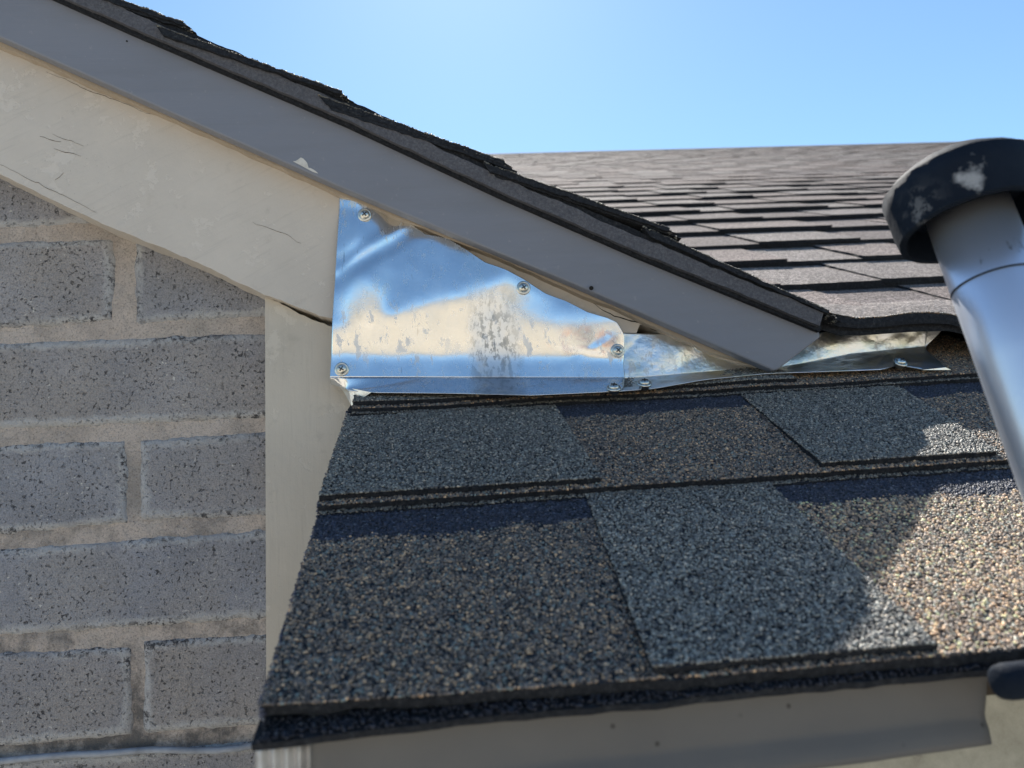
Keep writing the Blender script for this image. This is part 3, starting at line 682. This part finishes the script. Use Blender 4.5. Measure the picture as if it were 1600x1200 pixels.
# ---------------------------------------------------------------- flashing sheet
YF = .5190
fl = thing('flashing_sheet', 'large shiny galvanised sheet screwed over the cream boards above the shingles', 'flashing', onY(740, 500, YF))
NX, NZ = 190, 150
pxs = np.linspace(518, 972, NX)
ytp = interp(pxs, [(518, 298), (530, 303), (545, 312), (570, 320), (600, 336), (640, 348), (665, 368), (700, 375), (730, 395), (757, 415), (790, 428), (815, 440), (850, 462), (880, 473), (915, 491), (945, 500), (960, 507), (968, 520), (972, 528)])
left = lambda y: float(np.interp(y, [300, 480, 592], [530, 522, 517]))
ybt = 592.
def tilt(x, y):
    """how far the sheet leans back (+) or forward (-): shallow dents and waves of the hand-bent metal"""
    def blob(cx, cy, sx, sy, ang=0):
        dx, dy = x-cx, y-cy; c_, s_ = math.cos(ang), math.sin(ang)
        return np.exp(-((dx*c_+dy*s_)/sx)**2-((-dx*s_+dy*c_)/sy)**2)
    t = np.full_like(x, .15)
    line = interp(x.ravel(), [(518, 515), (600, 500), (650, 480), (720, 462), (790, 440), (860, 470), (972, 500)]).reshape(x.shape)
    mid = 1/(1+np.exp(-(y-line)/7.))*1/(1+np.exp((y-558-.01*(x-700))/5.))
    t = t-.29*mid
    t = t+.20*blob(875, 488, 70, 26, .1)
    t = t-.22/(1+np.exp((np.hypot(x-568, y-478)-36)/5.))
    t = t+.03*(1/(1+np.exp(-(y-566)/4.)))
    t = t+.22*blob(592, 372, 80, 8, -.62)-.42*blob(585, 390, 95, 4, -.60)+.2*blob(600, 403, 95, 6, -.58)-.25*blob(550, 392, 26, 12, -.5)
    t = t-.2*blob(545, 318, 40, 9, .3)
    t = t+.25*blob(930, 540, 40, 5, -.55)-.25*blob(915, 552, 40, 5, .15)
    t = t+.022*fbm(x/34., y/24., 2.)+.006*fbm(x/9., y/9., 5.)
    return t
V = np.linspace(0, 1, NZ)[:, None]; U = np.linspace(0, 1, NX)[None, :]
lx = 518+ (1-V)*12
PX = lx+(972-lx)*U
YT = interp(PX.ravel(), list(zip(pxs, ytp))).reshape(PX.shape)[0][None, :]+0*V
PY = YT+(ybt-YT)*V
T = tilt(PX, PY)
P = np.array([[onY(a, b, YF) for a, b in zip(r1, r2)] for r1, r2 in zip(PX, PY)])
dz = np.zeros((NZ, NX)); dz[1:] = P[:-1, :, 2]-P[1:, :, 2]
off = np.cumsum((T*dz)[::-1], 0)[::-1]         # integrate the lean from the foot upwards
off = off-off[-1:, :]
zrel = (P[..., 2]-P[-1:, :, 2])/(P[:1, :, 2]-P[-1:, :, 2]+1e-9)
off = off-off[0:1, :]*zrel*.15                 # screws hold the top edge near the board
k_ = np.array([1, 2, 3, 2, 1.])/9
for it in range(3): off = np.apply_along_axis(lambda r: np.convolve(np.pad(r, 2, 'edge'), k_, 'valid'), 1, off)
P[..., 1] += off-max(0, off.max()-.002)
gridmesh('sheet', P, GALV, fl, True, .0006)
FOOT = P[-1].copy()
# foot of the sheet bent out over the shingles
yb_ = interp(PX[-1], [(518, 596), (545, 610), (590, 613), (700, 614), (830, 617), (900, 614), (960, 611), (975, 606)])
foot = np.array([onR(a, b, .0115) for a, b in zip(PX[-1], yb_)])
rowsP = []
for t in np.linspace(0, 1, 14):
    q = (FOOT+np.array([0, -.0002, 0]))*(1-t)+foot*t; q[:, 2] -= .0022*math.sin(math.pi*t)*(1+.35*np.sin(PX[-1]/60.)); q[:, 1] += .0006*np.sin(PX[-1]/43.+t*3)*math.sin(math.pi*t); rowsP.append(q)
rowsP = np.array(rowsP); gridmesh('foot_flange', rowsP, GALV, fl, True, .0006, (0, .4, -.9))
# torn dog-ear at the lower left
A = [onY(519, 592, .5185), onY(545, 606, .512), onY(580, 613, .500), onY(549, 634, .514), onY(537, 612, .519)]
vv = A+[(A[0]+A[1])/2+np.array([0, -.001, 0])]
mesh('folded_corner', vv, [(0, 5, 4), (5, 1, 4), (1, 2, 3), (1, 3, 4)], GALV2, fl, False)

# ---------------------------------------------------------------- second flashing
f2 = thing('valley_flashing', 'crumpled galvanised flashing running behind the foot of the grey fascia', 'flashing', onY(1200, 560, .53))
crease = [(955, 594), (1060, 585), (1120, 580), (1200, 577), (1260, 567), (1330, 553), (1400, 546), (1450, 542)]
bottom = [(955, 612), (1020, 607), (1100, 593), (1200, 583), (1300, 580), (1380, 577), (1400, 570), (1428, 574), (1450, 578)]
topl = [(955, 519), (1060, 523), (1120, 530), (1200, 535), (1270, 524), (1285, 518), (1340, 513), (1400, 511), (1430, 513), (1450, 516)]
NX2 = 170; xs4 = np.linspace(958, 1447, NX2)
yc = interp(xs4, crease); ybm = interp(xs4, bottom); ytl = interp(xs4, topl)
for a in (ybm, ytl): a[:] = np.convolve(np.pad(a, 3, 'edge'), np.ones(7)/7, 'valid')
ycr = interp(xs4, [(955, .5165), (1100, .520), (1210, .526), (1320, .530), (1450, .532)])
def dent(x, y): return .0011*fbm(x/75., y/60., 4., 2)+.00012*fbm(x/14., y/14., 6., 2)+.0022*np.clip(.35-np.abs(vnoise(x/42.+y/50., y/34., 3.)), 0, 1)
rowsP = []
for t in np.linspace(0, 1, 34):
    yy_ = ytl*(1-t)+yc*t
    q = np.array([onY(a, b, c_+.003*(1-t)*(1 if a < 1220 else 1-(a-1220)/60. if a < 1280 else -0.)) for a, b, c_ in zip(xs4, yy_, ycr)])
    q[:, 1] += dent(xs4, yy_)*math.sin(math.pi*min(1, t+.08))*1.3 + .0018*np.sin(xs4/47.+t*2.2)*(1-t)*np.clip((xs4-1150)/100, 0, 1); rowsP.append(q)
up_last = rowsP[-1]
gridmesh('upstand', np.array(rowsP), GALV2, f2, True, .0005)
fb = np.array([onR(a, b, .010) for a, b in zip(xs4, ybm)])
rowsP = []
for t in np.linspace(0, 1, 16):
    q = (up_last+np.array([0, -.0001, .0004]))*(1-t)+fb*t
    q[:, 2] += dent(xs4+40, xs4*0+t*60)*math.sin(math.pi*t)*1.2-.0012*math.sin(math.pi*t)
    rowsP.append(q)
gridmesh('foot_flange', np.array(rowsP), GALV2, f2, True, .0005, (0, .4, -.9))
e1 = [up_last[-1], rowsP[-1][-1]]
mesh('torn_tab', [onY(1444, 514, .532), onY(1472, 516, .528), onY(1446, 542, .532)], [(0, 2, 1)], GALV2, f2)
mesh('torn_tab', [onY(1443, 543, .5318), onR(1478, 574, .010), onR(1486, 578, .008), onR(1440, 578, .010)], [(0, 3, 2, 1)], GALV2, f2)

# ---------------------------------------------------------------- screws
def screw(parent, px, py, y=None, n=(0, -1, 0), r=.0048, on_roof=None):
    c = onY(px, py, y) if on_roof is None else onR(px, py, on_roof)
    N = np.array(n, float); N /= np.linalg.norm(N); A_ = np.cross(N, [0, 0, 1.]) if abs(N[2]) < .9 else np.array([1., 0, 0]); A_ /= np.linalg.norm(A_); B_ = np.cross(N, A_)
    def lathe(name, prof, mat, par):
        v = []; f = []; m = 24
        for rr_, h in prof:
            for i in range(m): an = 2*math.pi*i/m; v.append(c+N*h+rr_*(A_*math.cos(an)+B_*math.sin(an)))
        for a in range(len(prof)-1):
            for i in range(m): j = (i+1) % m; f.append((a*m+i, a*m+j, (a+1)*m+j, (a+1)*m+i))
        f.append(tuple(range((len(prof)-1)*m, len(prof)*m)))
        import bmesh
        o = mesh(name, v, f, mat, par, True); bm = bmesh.new(); bm.from_mesh(o.data); bmesh.ops.recalc_face_normals(bm, faces=bm.faces); bm.to_mesh(o.data); bm.free()
        return o
    s = lathe('screw', [(.0001, -.004), (.0034, -.0035), (.0034, .0008), (.0033, .0015), (.0028, .0022), (.0018, .0026), (.0004, .0027)], ZINC, parent)
    lathe('washer', [(r-.0012, -.001), (r, -.0006), (r, .0003), (r-.0005, .0008), (.0036, .0009), (.0033, .0006)], ZINC, s)
    an = random.uniform(0, 1.5); v = []; f = []
    for q in (0, 1):
        d = A_*math.cos(an+q*math.pi/2)+B_*math.sin(an+q*math.pi/2); e = np.cross(N, d)
        hh = .00285+.00006*q; i = len(v); v += [c+N*hh+d*.0019+e*.0004, c+N*hh-d*.0019+e*.0004, c+N*hh-d*.0019-e*.0004, c+N*hh+d*.0019-e*.0004]
        v += [a-N*.0009 for a in v[i:i+4]]; f += [(i, i+1, i+2, i+3), (i, i+4, i+5, i+1), (i+1, i+5, i+6, i+2), (i+2, i+6, i+7, i+3), (i+3, i+7, i+4, i)]
    mesh('cross_recess', v, f, RECESS, s)
def y_sheet(px, py):
    i = np.argmin((PX-px)**2+(PY-py)**2); return float(P.reshape(-1, 3)[i][1])
for a, b in ((570, 336), (818, 450), (965, 548), (534, 577)): screw(fl, a, b, y_sheet(a, b)-.0006)
nr = (0, -.60, .80)
screw(fl, 959, 606, on_roof=.0135, n=nr); screw(f2, 1007, 599, on_roof=.0135, n=nr)
screw(f2, 1094, 540, .5205, n=(.1, -1, -.1)); screw(f2, 1407, 566, on_roof=.0135, n=(.1, -.75, .65))

# ---------------------------------------------------------------- ladder
lad = thing('ladder', 'aluminium ladder rail with a black rubber cap leaning past the eave at the right', 'ladder', (.25, -.4, 0))
a0 = onY(1517, 345, .275); a1 = onY(1697, 820, .246)
dv = (a1-a0)/np.linalg.norm(a1-a0)
down = a0+dv*((H-.0)/-dv[2]); down = np.array([a1[0]+.25, -.35, .0])
tube('rail', [a0-dv*.006, a0+(a1-a0)*.5, a1, a1+dv*.12], .0152, ALU, lad, 40)
tube('rail', [a1+dv*.12, a1+dv*.12+(down-a1)*.5, down], .0152, ALU, lad, 20)
tube('joint_ring', [a0+dv*.0285, a0+dv*.0292], .01535, EDGE, lad, 40)
# flared cap
capc = a0-dv*.0005
u_ = np.cross(dv, [0, 1, 0]); u_ /= np.linalg.norm(u_); v2 = np.cross(dv, u_)
prof = [(.0150, -.010), (.0155, -.010), (.0225, -.009), (.0236, .001), (.0245, .0042), (.0262, .0046), (.0270, .0036), (.0276, -.003), (.0280, -.010), (.0284, -.0165), (.0278, -.0168), (.0255, -.0192), (.0205, -.0228), (.0192, -.0238), (.0170, -.0243), (.0005, -.0246)]
v = []; f = []; m = 64
for (r_, h) in prof:
    for i in range(m):
        an = 2*math.pi*i/m; rr2 = r_*(1+.014*float(vnoise(np.array(an*3.), np.array(h*200), 1.))+.012*float(vnoise(np.array(an*9.), np.array(h*400), 5.)))
        v.append(capc+dv*h+rr2*(u_*math.cos(an)+v2*math.sin(an)))
for a in range(len(prof)-1):
    for i in range(m): j = (i+1) % m; f.append((a*m+i, a*m+j, (a+1)*m+j, (a+1)*m+i))
f.append(tuple(range((len(prof)-1)*m, len(prof)*m)))
cap = mesh('rubber_cap', v, f, RUBBER, lad, True)
for e in cap.data.edges:
    a, b = e.vertices
    if a//m == b//m and a//m in (2, 4, 6, 10): e.use_edge_sharp = True
# pad on the ladder that rests at the eave
pc0 = onY(1562, 1066, .236); pc1 = onY(1800, 1040, .240)
tube('rubber_pad', [pc0+np.array([-.001, 0, 0]), pc0, pc0+(pc1-pc0)*.05, pc1], [.0035, .0050, .0056, .0058], RUBBER, lad, 20)
